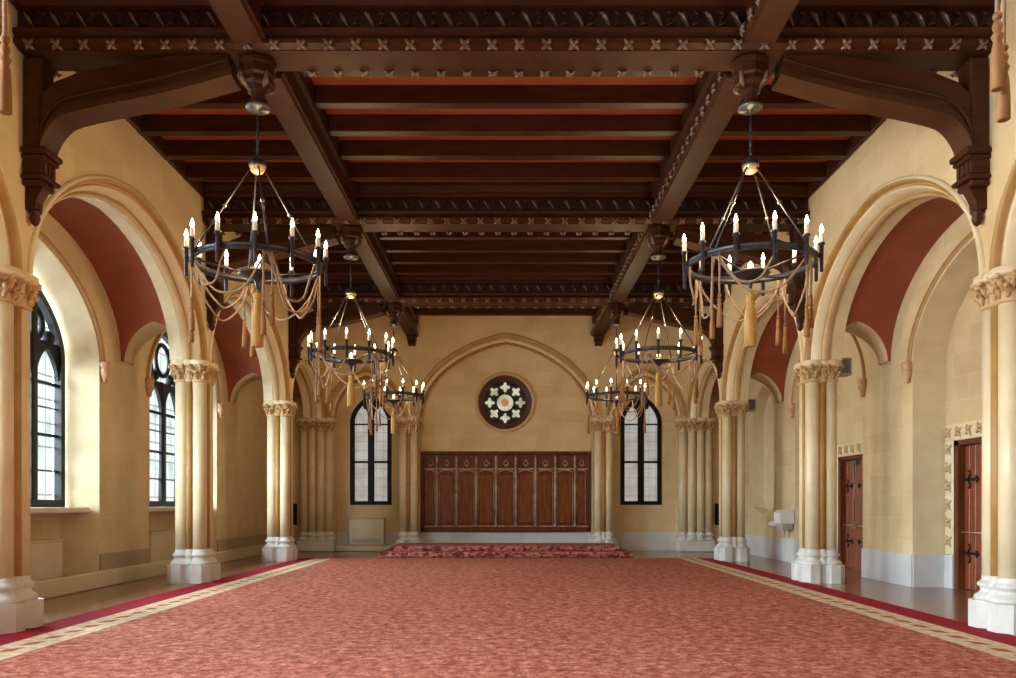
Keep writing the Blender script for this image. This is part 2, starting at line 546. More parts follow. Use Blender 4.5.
# ------------------------------------------------------------------ back wall
BK = 27.05
mb = MB()
CA = (0, 2.80, 2.42, .18); SA = [(-4.52, 1.06, 1.32, .18), (4.52, 1.06, 1.32, .18)]
BSP = 4.39
pts = [(-8.4, 0)]
for c, h, r, k in (SA[0], CA, SA[1]):
    pts += [(c - h, 0)] + arch(c, h, BSP, r, k, 32) + [(c + h, 0)]
mb.prism(pts + [(8.4, 0), (8.4, CEIL), (-8.4, CEIL)], 'y', ZB, BK, 'wall', 'wall')
# closing wall with two window openings and the round window
W_C, W_H, W_Z, W_S, W_R = 4.46, .69, 1.5, 4.25, .90
RC, RZ, RR = -.03, 4.89, .92
def half_ring(side):
    return [(RC + side * RR * math.sin(PI * i / 24), RZ - RR * math.cos(PI * i / 24)) for i in range(25)]
for sgn in (-1, 1):
    a = arch(sgn * W_C, W_H, W_S, W_R, .35, 24)
    k = len(a) // 2
    # outer part
    def P(pts): mb.prism(pts, 'y', BK, BK + .25, 'wall', 'cream')
    lo = sgn * W_C
    aa = a if sgn > 0 else a[::-1]          # from the inner jamb outwards
    P([(RC, 0), (lo, 0), (lo, W_Z), (lo - sgn * W_H, W_Z)] + aa[:k + 1] + [(lo, CEIL), (RC, CEIL)] + half_ring(sgn)[::-1])
    P([(lo, 0), (sgn * 8.4, 0), (sgn * 8.4, CEIL), (lo, CEIL)] + aa[k:] + [(lo + sgn * W_H, W_Z), (lo, W_Z)])
struct(mb.build('wall_back'))
# moulded arches of the back wall
for c, h, r, k in (SA[0], CA, SA[1]):
    mb = MB()
    q = [(.27, .0), (.27, .05), (.20, .08), (.11, .035), (.09, 0), (.075, .03), (.03, .045), (0, 0), (-.015, -.03), (-.06, -.12), (-.06, -.2), (0, -.21)]
    mt = ['cream', 'tan', 'ochre', 'tan', 'tan', 'cream', 'cream', 'tan', 'ochre', 'tan', 'cream']
    mb.sweep([[(u, ZB - x, z) for u, z in arch(c, h + d, BSP, r + d, k, 40)] for d, x in q], mt)
    trim(mb)

# dado of pale stone along walls; the left one is coloured as in shade and fronted by a cream skirting duct
def dado(name, segs, mat='dado'):
    mb = MB()
    for b in segs: mb.box(*b, mat)
    return struct(mb.build(name))
dl = []; dr = []
e = [YB] + [v for c, h, r in NICHE for v in (c - h, c + h)] + [ZB]
for i in range(0, len(e), 2):
    dl.append((-XO - .01, -XO + .03, e[i], e[i + 1], 0, .60)); dr.append((XO - .03, XO + .01, e[i], e[i + 1], 0, .60))
for c, h, r in NICHE:
    for g in (-1, 1):
        y = c + g * h
        dr.append((XO, XW, min(y, y - g * .03), max(y, y - g * .03), 0, .60))
    dd = [d for d in DOORS if abs(d[0] - c) < 2]
    if dd:
        dr.append((XW - .03, XW, c - h, dd[0][0] - dd[0][1] - .28, 0, .60)); dr.append((XW - .03, XW, dd[0][0] + dd[0][1] + .28, c + h, 0, .60))
    else: dr.append((XW - .03, XW, c - h, c + h, 0, .60))
dado('baseboard_left', dl, 'dado_shaded'); dado('baseboard_right', dr)
dado('baseboard_back', [(-5.58, -3.46, BK - .04, BK, 0, .60), (3.46, 5.58, BK - .04, BK, 0, .60), (-2.8, 2.8, BK - .05, BK, 0, .62)])
mb = MB()
mb.bbox(-XO, -XO + .12, YB, ZB - .6, 0, .30, 'enamel', .02)
struct(mb.build('trim_skirting'))

# ------------------------------------------------------------------ windows
def strip(mb, pts3, r, mat, seg=6): mb.tube(pts3, r, mat, seg)
wn = [0]
def side_window(c):
    wn[0] += 1
    h = 1.77; x = -XW - .02; z0 = 1.46
    mb = MB()
    o = arch(c, h, NSP, 1.46, .22, 36); i_ = arch(c, h - .13, NSP, 1.33, .22, 36)
    ring_o = [(c - h, z0)] + o + [(c + h, z0)]; ring_i = [(c - h + .13, z0 + .13)] + i_ + [(c + h - .13, z0 + .13)]
    x0, x1 = x, x + .13
    n = len(ring_o)
    for A, B, xa, xb in ((ring_o, ring_i, x1, x1), (ring_i, ring_i, x1, x0)):
        vs = [(xa, u, z) for u, z in A] + [(xb, u, z) for u, z in B]
        mb.add(vs, [(k, (k + 1) % n, n + (k + 1) % n, n + k) for k in range(n)], 'black')
    for mu in (0, -1, 1):
        wv = .11 if mu == 0 else .085
        yy = c + mu * .87
        mb.bbox(x, x + .12, yy - wv, yy + wv, z0 + .1, 4.95 if mu else 4.35, 'black', .03)
    for zz, th in ((2.72, .025), (3.62, .03), (2.1, .012), (3.2, .012)):
        mb.box(x + .01, x + .07, c - h + .1, c + h - .1, zz - th, zz + th, 'black')
    # pointed heads of the four lights, and the round eyes above them
    for j in (-1.28, -.44, .44, 1.28):
        hh = .33
        hd = arch(c + j, hh, 3.72, .52, .4, 16)
        top = [(c + j - hh - .06, 3.72), (c + j - hh - .06, 4.34), (c + j + hh + .06, 4.34), (c + j + hh + .06, 3.72)]
        mb.prism([top[0]] + hd + top[:0:-1], 'x', x + .02, x + .09, 'black')
    for j, zz, rr in ((0, 4.86, .36), (-.88, 4.6, .27), (.88, 4.6, .27)):
        mb.tube([(x + .06, c + j + rr * math.cos(a * PI / 12), zz + rr * math.sin(a * PI / 12)) for a in range(24)], .055, 'black', 8, True)
    for j, zz in ((-.42, 4.46), (.42, 4.46), (-1.34, 4.42), (1.34, 4.42), (.48, 5.1), (-.48, 5.1)):
        mb.sphere((x + .05, c + j, zz), .13, 'black', 8)
    o_ = struct(mb.build('window_%d' % wn[0]))
    p = MB(); p.prism([(c - h + .05, z0 + .05)] + arch(c, h - .05, NSP, 1.41, .22, 30) + [(c + h - .05, z0 + .05)], 'x', x - .03, x - .005, 'glass_side')
    p.build('pane', o_)
    s_ = MB(); s_.bbox(-XW - .02, -XO - .10, c - h - .12, c + h + .12, 1.36, 1.46, 'sill', .02)
    s_.build('sill', o_)
for c, h, r in NICHE[1:]: side_window(c)

def back_window(c):
    wn[0] += 1
    y = BK + .03; z0 = W_Z; h = W_H
    mb = MB()
    o = [(c - h, z0)] + arch(c, h, W_S, W_R, .35, 24) + [(c + h, z0)]
    i_ = [(c - h + .15, z0 + .13)] + arch(c, h - .15, W_S, W_R - .16, .35, 24) + [(c + h - .15, z0 + .13)]
    n = len(o)
    for A, B, ya, yb in ((o, i_, y, y), (i_, i_, y, y + .1)):
        vs = [(u, ya, z) for u, z in A] + [(u, yb, z) for u, z in B]
        mb.add(vs, [(k, (k + 1) % n, n + (k + 1) % n, n + k) for k in range(n)], 'black')
    mb.bbox(c - .105, c + .105, y - .01, y + .1, z0 + .05, z0 + 3.5, 'black', .02)
    for zz, th in ((2.92, .035), (4.16, .02)): mb.box(c - h + .05, c + h - .05, y, y + .08, zz - th, zz + th, 'black')
    for j in (-.335, .335):
        hd = []
        for i in range(17):           # cusped pointed head
            t = -1 + i / 8
            hd.append((c + j + .235 * t, 4.42 + .50 * (1 - abs(t)) ** .62 - (.09 if i in (4, 5, 11, 12) else 0)))
        mb.prism([(c + j - .30, 4.34)] + hd + [(c + j + .30, 4.34), (c + j + .30, 5.12), (c + j - .30, 5.12)], 'y', y + .01, y + .08, 'black')
    o_ = struct(mb.build('window_%d' % wn[0]))
    p = MB(); p.prism([(c - h + .04, z0 + .04)] + arch(c, h - .04, W_S, W_R - .04, .35, 24) + [(c + h - .04, z0 + .04)], 'y', y + .085, y + .11, 'glass_back')
    p.build('pane', o_)
for c in (-W_C, W_C): back_window(c)

def rose():
    wn[0] += 1
    mb = MB()
    y = BK
    def ring(prof, mat, mbx):
        vs = []; fs = []; n = 48
        for r, yy in prof:
            for i in range(n):
                a = 2 * PI * i / n
                vs.append((RC + r * math.cos(a), y + yy, RZ + r * math.sin(a)))
        for j in range(len(prof) - 1):
            for i in range(n):
                k = (i + 1) % n
                fs.append((j * n + i, j * n + k, (j + 1) * n + k, (j + 1) * n + i))
        mbx.add(vs, fs, mat, True)
    ring([(1.0, 0), (1.0, -.05), (.95, -.07), (.90, -.04), (.88, .02), (.865, .06)], 'tan', mb)
    o_ = struct(mb.build('window_%d' % wn[0]))
    M['rose_frame'] = mottled('dark_rose_frame', (.055, .020, .012), (.10, .040, .026), 4.0, .5)
    f = MB()
    ring([(.90, .0), (.84, .01), (.81, .05), (.79, .06), (.76, .09), (.71, .10), (.71, .14), (.80, .16)], 'rose_frame', f)
    f.build('frame', o_)
    g = MB(); g.prism([(RC + .72 * math.cos(2 * PI * i / 40), RZ + .72 * math.sin(2 * PI * i / 40)) for i in range(40)], 'y', y + .16, y + .2, 'deep')
    g.build('dark_glass', o_)
    for i in range(8):
        a = 2 * PI * i / 8
        cx, cz = RC + .51 * math.cos(a), RZ + .51 * math.sin(a)
        pts = []
        for k in range(32):
            b = 2 * PI * k / 32
            rr = .128 * (1 + .32 * math.cos(4 * b))
            pts.append((cx + rr * math.cos(b + a), cz + rr * math.sin(b + a)))
        MB().prism(pts, 'y', y + .13, y + .155, 'rose_glass').build('petal_pane', o_)
    g = MB(); ring([(.09, .12), (.27, .12), (.27, .15), (.09, .15)], 'rose_glass', g)
    g.build('center_ring', o_)
    pts = [(RC + (.10 if k % 2 else .16) * math.cos(PI * k / 8), RZ + (.10 if k % 2 else .16) * math.sin(PI * k / 8)) for k in range(16)]
    MB().prism(pts, 'y', y + .095, y + .118, 'rose_center').build('center_pane', o_)
    t = MB()
    for i in range(16):
        a = 2 * PI * (i + .5) / 16
        rr = .60 if i % 2 else .36
    for rr, th in ((.315, .022), (.70, .022)):
        t.tube([(RC + rr * math.cos(2 * PI * i / 48), y + .125, RZ + rr * math.sin(2 * PI * i / 48)) for i in range(48)], th, 'deep', 6, True)
    for i in range(8):
        a = 2 * PI * (i + .5) / 8
        t.tube([(RC + .31 * math.cos(a), y + .125, RZ + .31 * math.sin(a)), (RC + .70 * math.cos(a), y + .125, RZ + .70 * math.sin(a))], .022, 'deep', 6)
    t.build('tracery', o_)
rose()

# ------------------------------------------------------------------ doors on the right
def door(n, c, h):
    x = XW
    mb = MB()
    # brown frame lining the opening
    for a, b in ((c - h, c - h + .09), (c + h - .14, c + h)): mb.box(x - .02, x + .26, a, b, 0, 2.65, 'panel')
    mb.box(x - .02, x + .26, c - h, c + h, 2.56, 2.65, 'panel')
    d = struct(mb.build('door_%d' % n))
    # carved stone surround with small leaves
    su = MB()
    for a, b in ((c - h - .27, c - h), (c + h, c + h + .27)): su.bbox(x - .045, x + .01, a, b, .60, 2.65, 'cream', .015)
    su.bbox(x - .045, x + .01, c - h - .27, c + h + .27, 2.65, 2.95, 'cream', .015)
    for a, b in ((c - h - .27, c - h), (c + h, c + h + .27)): su.box(x - .05, x + .01, a, b, 0, .60, 'dado')
    su.build('surround', d)
    lf = []
    k = 0
    while .85 + k * .33 < 2.6: lf += [(c - h - .135, .85 + k * .33), (c + h + .135, .85 + k * .33)]; k += 1
    m_ = int((2 * h + .3) / .33)
    lf += [(c - h - .135 + (2 * h + .27) * j / m_, 2.80) for j in range(m_ + 1)]
    first = None
    for yy, zz in lf:
        if first is None:
            q = MB()
            for j in range(4):
                a = PI / 4 + j * PI / 2
                q.tube([(0, 0, 0), (-.02, .065 * math.cos(a), .065 * math.sin(a)), (-.005, .13 * math.cos(a + .2), .13 * math.sin(a + .2))], [.03, .034, .008], 'tan', 6)
            q.sphere((-.02, 0, 0), .03, 'ochre', 8)
            first = q.build('leaf_carving', d, (x - .045, yy, zz))
        else:
            o = first.copy(); C.objects.link(o); o.parent = d; o.location = (x - .045, yy, zz)
    for g in (-1, 1):
        y0, y1 = (c - h + .09, c - .006) if g < 0 else (c + .006, c + h - .09)
        lm = MB()
        nb = 4; wd = (y1 - y0) / nb
        for j in range(nb): lm.bbox(x + .10, x + .16, y0 + j * wd, y0 + (j + 1) * wd, .01, 2.55, 'door', .012)
        leaf = lm.build('door_leaf', d)
        ye = y0 if g < 0 else y1
        for zz in (.65, 1.95):
            s_ = MB()
            s_.box(x + .085, x + .10, min(ye, ye - g * .42), max(ye, ye - g * .42), zz - .025, zz + .025, 'black')
            yc = ye - g * .33
            for j in (-1, 1):
                s_.tube([(x + .09, ye - g * .16, zz), (x + .09, ye - g * .24, zz + j * .10), (x + .09, ye - g * .19, zz + j * .16)], .018, 'black', 6)
            s_.tube([(x + .09, ye - g * .42, zz - .05), (x + .09, ye - g * .48, zz), (x + .09, ye - g * .42, zz + .05)], .02, 'black', 6)
            s_.build('strap_hinge', leaf)
        b_ = MB()
        b_.tube([(x + .04, y0 + .06, 1.02), (x + .02, (y0 + y1) / 2, 1.02), (x + .04, y1 - .03, 1.02)], .018, 'brass', 8)
        b_.box(x + .04, x + .10, (y1 - .09) if g < 0 else y0 + .02, (y1 - .02) if g < 0 else y0 + .09, .95, 1.09, 'brass')
        b_.build('push_bar', leaf)
        if g > 0:
            MB().tube([(x + .08, y0 + .04, 1.1), (x + .08, y0 + .04, 2.5)], .012, 'brass', 6).build('lock_rod', leaf)
    MB().box(x + .03, x + .09, c - .18, c + .12, 2.44, 2.53, 'silver').build('door_closer', d)
door(1, *DOORS[0]); door(2, *DOORS[1])

# ------------------------------------------------------------------ carpet and dais
rug = MB().bbox(-5.78, 5.78, YB, 22.9, 0.0, .018, 'carpet', .006).build('carpet')
tag(rug, 'wide red patterned carpet with cream dashed border covering the hall floor', 'carpet')
dais = empty('dais', (0, 23.5, 0), 'low red carpeted two-step dais below the wooden panelling', 'dais')
for hw, y0, z0, z1 in ((3.66, 23.55, .0, .15), (3.36, 23.95, .15, .30)):
    MB().bbox(-hw, hw, y0 - 23.5, 25.95 - 23.5, z0, z1, 'step', .025).build('step', dais)

# ------------------------------------------------------------------ mahogany panelling
pn = empty('wood_panelling', (0, 26.98, .62), 'dark mahogany panelling with slim posts below the round window', 'panelling')
PW, PHt = 2.79, 2.64
mb = MB()
mb.box(-PW, PW, -.02, .06, 0, PHt, 'panel')
mb.bbox(-PW, PW, -.09, .02, 0, .16, 'panel', .02); mb.bbox(-PW, PW, -.12, .02, PHt - .10, PHt, 'panel', .02)
mb.bbox(-PW, -PW + .10, -.09, .0, 0, PHt, 'panel', .02); mb.bbox(PW - .10, PW, -.09, .0, 0, PHt, 'panel', .02)
mb.bbox(-PW + .1, PW - .1, -.06, .0, PHt - .60, PHt - .55, 'panel_edge_highlit', .01)
mb.bbox(-PW + .1, PW - .1, -.06, .0, .16, .20, 'panel_edge_highlit', .01)
mb.build('frame', pn)
px = [(k - 3.5) * .648 for k in range(8)]
for x in px:
    q = MB(); q.tube([(x, -.07, .18), (x, -.07, PHt - .35)], .046, 'panel_edge_highlit', 8)
    q.lathe([(.05, 0), (.055, .05), (.034, .1)], (x, -.07, .17), 'panel_edge_highlit', 8)
    q.lathe([(.034, 0), (.055, .04), (.04, .09), (.05, .13), (.001, .25)], (x, -.07, PHt - .36), 'panel_edge_highlit', 8)
    q.build('post', pn)
ed = [-PW + .1] + px + [PW - .1]
for a, b in zip(ed, ed[1:]):
    q = MB(); c = (a + b) / 2; hw = (b - a) / 2 - .10
    q.bbox(c - hw, c + hw, -.045, -.015, .28, 1.88, 'panel_field', .02)
    q.tube([(c - hw - .025, -.03, .24), (c - hw - .025, -.03, 1.92)], .018, 'panel_edge_highlit', 6)
    q.tube([(c + hw + .025, -.03, .24), (c + hw + .025, -.03, 1.92)], .018, 'panel_edge_highlit', 6)
    ar = [(c + (hw + .05) * t / 6, -.035, 1.94 + .09 * (1 - (t / 6) ** 2)) for t in range(-6, 7)]
    q.tube(ar, .02, 'panel_edge_highlit', 6)
    q.build('panel', pn)
    q = MB()
    for g in (-1, 1):
        q.tube([(c, -.03, PHt - .50), (c + g * .08, -.035, PHt - .40), (c + g * .03, -.035, PHt - .31)], .018, 'panel_edge_highlit', 6)
    q.sphere((c, -.035, PHt - .29), .035, 'panel_edge_highlit', 8); q.sphere((c, -.035, PHt - .45), .03, 'panel_edge_highlit', 8)
    q.build('carved_finial', pn)

# ------------------------------------------------------------------ columns
BIG = [(sx * .165, sy * .165) for sx in (-1, 1) for sy in (-1, 1)]
SML = [(0, .235), (0, -.235), (.235, 0), (-.235, 0)]
def leaf_ring(mb, c, r0, z, n, size, ph=0):
    for i in range(n):
        a = 2 * PI * i / n + ph
        ca, sa = math.cos(a), math.sin(a)
        R = lambda r, w, zz: (c[0] + r * ca - w * sa, c[1] + r * sa + w * ca, z + zz)
        s = size
        mb.tube([R(r0 - .02, 0, -.5 * s), R(r0 + .01, 0, 0), R(r0 + .25 * s, 0, .62 * s), R(r0 + .62 * s, 0, .70 * s), R(r0 + .66 * s, 0, .45 * s)],
                [.16 * s, .24 * s, .30 * s, .28 * s, .12 * s], 'gilt', 6)
        for g in (-1, 1):
            mb.tube([R(r0, 0, .1 * s), R(r0 + .2 * s, g * .26 * s, .35 * s), R(r0 + .42 * s, g * .34 * s, .30 * s)], [.14 * s, .16 * s, .05 * s], 'gilt', 5)
def make_column(y, label, group, shafts_big=BIG, shafts_small=SML, plinth=None):
    col = empty('column', (0, 0, 0), label, 'column', group)
    zc = 3.86
    mb = MB()
    if plinth is None:
        for x, yy in BIG:
            mb.prism([(x * 1.2 + .235 * math.cos(PI / 8 + k * PI / 4), yy * 1.2 + .235 * math.sin(PI / 8 + k * PI / 4)) for k in range(8)], 'z', 0, .35, 'marble')
        mb.prism([(.36 * math.cos(PI / 8 + k * PI / 4), .36 * math.sin(PI / 8 + k * PI / 4)) for k in range(8)], 'z', 0, .35, 'marble')
    else:
        mb.bbox(plinth[0], plinth[1], plinth[2], plinth[3], 0, .35, 'marble', .04)
    mb.build('plinth', col)
    mb = MB()
    for x, yy in shafts_big:
        mb.lathe([(.215, .35), (.225, .375), (.222, .40), (.20, .42), (.165, .44), (.150, .475), (.155, .50), (.18, .515), (.188, .54), (.18, .56), (.155, .575), (.140, .60), (.136, .65)], (x, yy, 0), 'marble', 16)
    for x, yy in shafts_small:
        mb.lathe([(.13, .35), (.135, .39), (.11, .42), (.085, .46), (.085, .50), (.11, .53), (.10, .56), (.07, .58), (.068, .65)], (x, yy, 0), 'marble', 12)
    mb.build('base_moulding', col)
    for x, yy in shafts_big:
        MB().lathe([(.136, .64), (.134, 2.0), (.132, zc)], (x, yy, 0), 'cream', 20).build('shaft', col)
    for x, yy in shafts_small:
        o = MB().lathe([(.066, .64), (.064, 2.0), (.064, zc)], (x, yy, 0), 'ochre', 12).build('slim_shaft', col)
        o['label'] = 'slim ochre shaft'
    cap = MB()
    for x, yy in shafts_big:
        cap.lathe([(.134, 0), (.16, .02), (.16, .045), (.138, .06), (.14, .15), (.16, .25), (.20, .32)], (x, yy, zc), 'tan', 14)
    for x, yy in shafts_small:
        cap.lathe([(.066, 0), (.09, .02), (.09, .045), (.07, .06), (.09, .2), (.13, .32)], (x, yy, zc), 'tan', 10)
    cap = cap.build('capital', col)
    fo = MB()
    for x, yy in shafts_big:
        leaf_ring(fo, (x, yy), .14, zc + .10, 8, .125); leaf_ring(fo, (x, yy), .155, zc + .21, 8, .14, PI / 8)
    fo.build('foliage', cap)
    ab = MB()
    for x, yy in shafts_big:
        ab.lathe([(.18, .30), (.23, .315), (.245, .34), (.23, .37), (.22, .385), (.23, .41), (.215, .42)], (x, yy, zc), 'cream', 18)
    for x, yy in shafts_small:
        ab.lathe([(.12, .30), (.16, .315), (.17, .34), (.155, .37), (.155, .42)], (x, yy, zc), 'cream', 14)
    ab.build('abacus', cap)
    return col
pos_words = ['nearest the viewer', 'middle of the three', 'farthest of the three, near the dais']
proto = None
for s, sw in ((-1, 'window'), (1, 'door')):
    for i, y in enumerate(COLY[2:]):
        lb = 'cream clustered column on marble base along the %s side, %s' % (sw, pos_words[i])
        if proto is None: proto = make_column(y, lb, 'arcade columns'); o = proto
        else: o = dup(proto, (0, 0, 0), lb)
        o.location = (s * COLX, y, 0)
# columns carrying the middle arch of the back wall
bc = make_column(0, 'cream clustered column at the panelling end nearer the side windows', 'back wall columns', BIG, SML)
bc.location = (-3.13, ZB - .10, 0)
dup(bc, (3.13, ZB - .10, 0), 'cream clustered column at the panelling end nearer the doors')
for s, sw in ((-1, 'beside the low cream radiator'), (1, 'on the door side by the back window')):
    xs = (-.40, -.13, .14, .40)
    c = make_column(0, 'wide pier of four joined shafts in the back corner ' + sw, 'corner piers',
                    [(x, -.05 if abs(x) > .2 else -.12) for x in xs], [(-.265, -.05), (.0, -.12), (.27, -.05)], (-.60, .60, -.34, .15))
    c.location = (s * COLX, ZB - .12, 0)

# ------------------------------------------------------------------ ceiling
ceil = struct(MB().box(-6.3, 6.3, YB, ZB + .3, CEIL, CEIL + .2, 'boards').build('ceiling'))
BY = [3.95, 10.05, 16.1, 22.2]            # cross beams
BWH = .29
LX0, LX1 = 2.81, 3.17
def joist(x0, x1, y):
    mb = MB()
    mb.bbox(x0, x1, y - .07, y + .07, JOIST + .02, CEIL - .002, 'wood', .012)
    mb.box(x0, x1, y - .085, y + .085, JOIST, JOIST + .05, 'wood')
    return mb.build('joist', ceil)
edges = [(-2.0, BY[0] - BWH)] + [(BY[i] + BWH, BY[i + 1] - BWH) for i in range(3)] + [(BY[3] + BWH, ZB)]
protos = {}
for a, b in edges[1:]:
    n = max(2, round((b - a) / .92))
    for k in range(1, n):
        y = a + (b - a) * k / n
        for x0, x1 in ((-XF, -LX1), (-LX0, LX0), (LX1, XF)):
            if x0 not in protos:
                protos[x0] = joist(x0, x1, 0); o = protos[x0]
            else:
                o = protos[x0].copy(); C.objects.link(o)
            o.location = (0, y, 0)

for sd in (-1, 1):
    q = MB(); q.bbox(min(sd * XF, sd * (XF - .07)), max(sd * XF, sd * (XF - .07)), YB, ZB, JOIST - .01, CEIL - .001, 'wood', .02); q.build('wall_plate', ceil)

def rosette_mesh(size=.075):
    q = MB()
    for j in range(4):
        a = PI / 4 + j * PI / 2
        ca, sa = math.cos(a), math.sin(a)
        q.tube([(0, 0, 0), (size * .6 * ca, -.035, size * .6 * sa), (size * 1.05 * ca, -.012, size * 1.05 * sa)], [size * .28, size * .34, size * .1], 'wood_hi', 6)
    q.sphere((0, -.025, 0), size * .34, 'wood_hi', 8)
    return q
ROS = [None]
def rosette(parent, loc, rot):
    if ROS[0] is None:
        ROS[0] = rosette_mesh().build('rosette', parent); o = ROS[0]
    else:
        o = ROS[0].copy(); C.objects.link(o); o.parent = parent
    o.location = loc; o.rotation_euler = rot
    return o
blabels = ['', 'broad carved oak cross beam nearest the viewer, its vine frieze at the frame top',
           'carved oak cross beam second from the viewer, over the middle columns', 'carved oak cross beam farthest back, before the arched back wall']
def cross_beam(y, label):
    b = empty('ceiling_beam', (0, y, BEAM), label, 'beam', 'carved cross beams')
    H = CEIL - BEAM - .002
    X = XF - .005
    mb = MB()
    prof = [(-BWH + .06, .0), (-BWH - .03, .035), (-BWH - .04, .085), (-BWH - .03, .10), (-BWH - .01, .13), (-BWH - .05, .16), (-BWH - .06, .20), (-BWH, .225),
            (-BWH + .05, .23), (-BWH + .05, .46), (-BWH - .03, .48), (-BWH - .07, .53), (-BWH - .03, .56), (-BWH - .04, .60), (-BWH - .09, .68), (-BWH - .09, H)]
    pr = prof + [(-u, z) for u, z in prof[::-1]]
    mb.prism(pr, 'x', -X, X, 'wood')
    mb.box(-X + .02, X - .02, -BWH + .06, BWH - .06, -.012, .05, 'wood2')
    mb.build('timber', b)
    fr = MB()
    yy = -BWH + .048
    fr.box(-X + .01, X - .01, yy - .004, yy + .01, .235, .455, 'deep')
    n = int(2 * X / .315)
    for i in range(n):                        # running vine: slanting stems and curling leaves
        x0 = -X + .06 + i * (2 * X - .12) / n; wd = (2 * X - .12) / n
        fr.tube([(x0 + wd * t, yy - .02, .345 + .095 * math.cos(PI * 2 * t)) for t in (0, .12, .25, .38, .5, .62, .75, .88, 1)], .014, 'wood', 5)
        fr.tube([(x0 + wd * .12, yy - .03, .43), (x0 + wd * .28, yy - .055, .36), (x0 + wd * .46, yy - .03, .265)], [.012, .026, .010], 'wood_hi', 5)
        fr.tube([(x0 + wd * .66, yy - .03, .44), (x0 + wd * .74, yy - .05, .40), (x0 + wd * .9, yy - .03, .42)], [.012, .022, .008], 'wood', 5)
        fr.tube([(x0 + wd * .62, yy - .03, .27), (x0 + wd * .8, yy - .05, .29), (x0 + wd * .9, yy - .03, .26)], [.012, .022, .008], 'wood', 5)
    fr.build('carved_frieze', b)
    n = 36
    for i in range(n):
        x = -X + .18 + i * (2 * X - .36) / (n - 1)
        rosette(b, (x, -BWH - .005, .030), (.5, 0, 0))
        if LX0 - .1 < abs(x) < LX1 + .1: continue
        rosette(b, (x, BWH - .03, -.004), (-PI / 2 * .75 + PI, 0, 0) if False else (PI / 2, 0, 0))
    return b
bm0 = cross_beam(BY[1], blabels[1])
for i in (2, 3): dup(bm0, (0, BY[i], BEAM), blabels[i])

def long_beam(x, y0, y1, label):
    L = y1 - y0; cx = x
    b = empty('lengthwise_beam', (x, y0, BEAM), label, 'beam', 'lengthwise beams')
    hw = (LX1 - LX0) / 2
    H = CEIL - BEAM - .002
    prof = [(-hw, .0), (-hw, .03), (-hw - .03, .05), (-hw - .03, .11), (-hw + .03, .15), (-hw + .03, .42), (-hw - .02, .46), (-hw - .03, H)]
    mb = MB(); mb.prism(prof + [(-u, z) for u, z in prof[::-1]], 'y', 0, L, 'wood')
    mb.box(-hw + .02, hw - .02, .01, L - .01, -.010, .03, 'wood2')
    for g in (-1, 1): mb.tube([(g * (hw - .012), .01, 0), (g * (hw - .012), L - .01, 0)], .014, 'wood2', 6)
    mb.build('timber', b)
    n = max(3, int(L / .30))
    g = -1
    for k in range(n if x > 0 else 0):
        yy = .12 + k * (L - .24) / (n - 1)
        rosette(b, (g * (hw + .03), yy, .08), (0, 0, g * PI / 2))
    return b
sp = {-1: 'window-side', 1: 'door-side'}
LXC = {-1: -3.04, 1: 2.99}
for s in (-1, 1):
    long_beam(LXC[s], BY[0], BY[1] - BWH - .1, 'oak beam of the %s row running toward the viewer at the frame top' % sp[s])
    long_beam(LXC[s], BY[1] + BWH + .1, BY[2] - BWH - .1, 'oak lengthwise beam, %s row, between nearest and middle cross beams' % sp[s])
    long_beam(LXC[s], BY[2] + BWH + .1, BY[3] - BWH - .1, 'oak lengthwise beam, %s row, between middle and farthest cross beams' % sp[s])

for s in (-1, 1):
    b = long_beam(LXC[s], BY[3] + BWH + .1, ZB - .002, 'short oak beam end, %s row, meeting the back wall' % sp[s])
    L_ = ZB - .002 - BY[3] - BWH - .1
    mb = MB()
    mb.bbox(-.15, .15, L_ - .30, L_, -.16, -.012, 'wood', .02); mb.bbox(-.12, .12, L_ - .22, L_, -.30, -.16, 'wood', .02)
    mb.build('end_corbel', b)

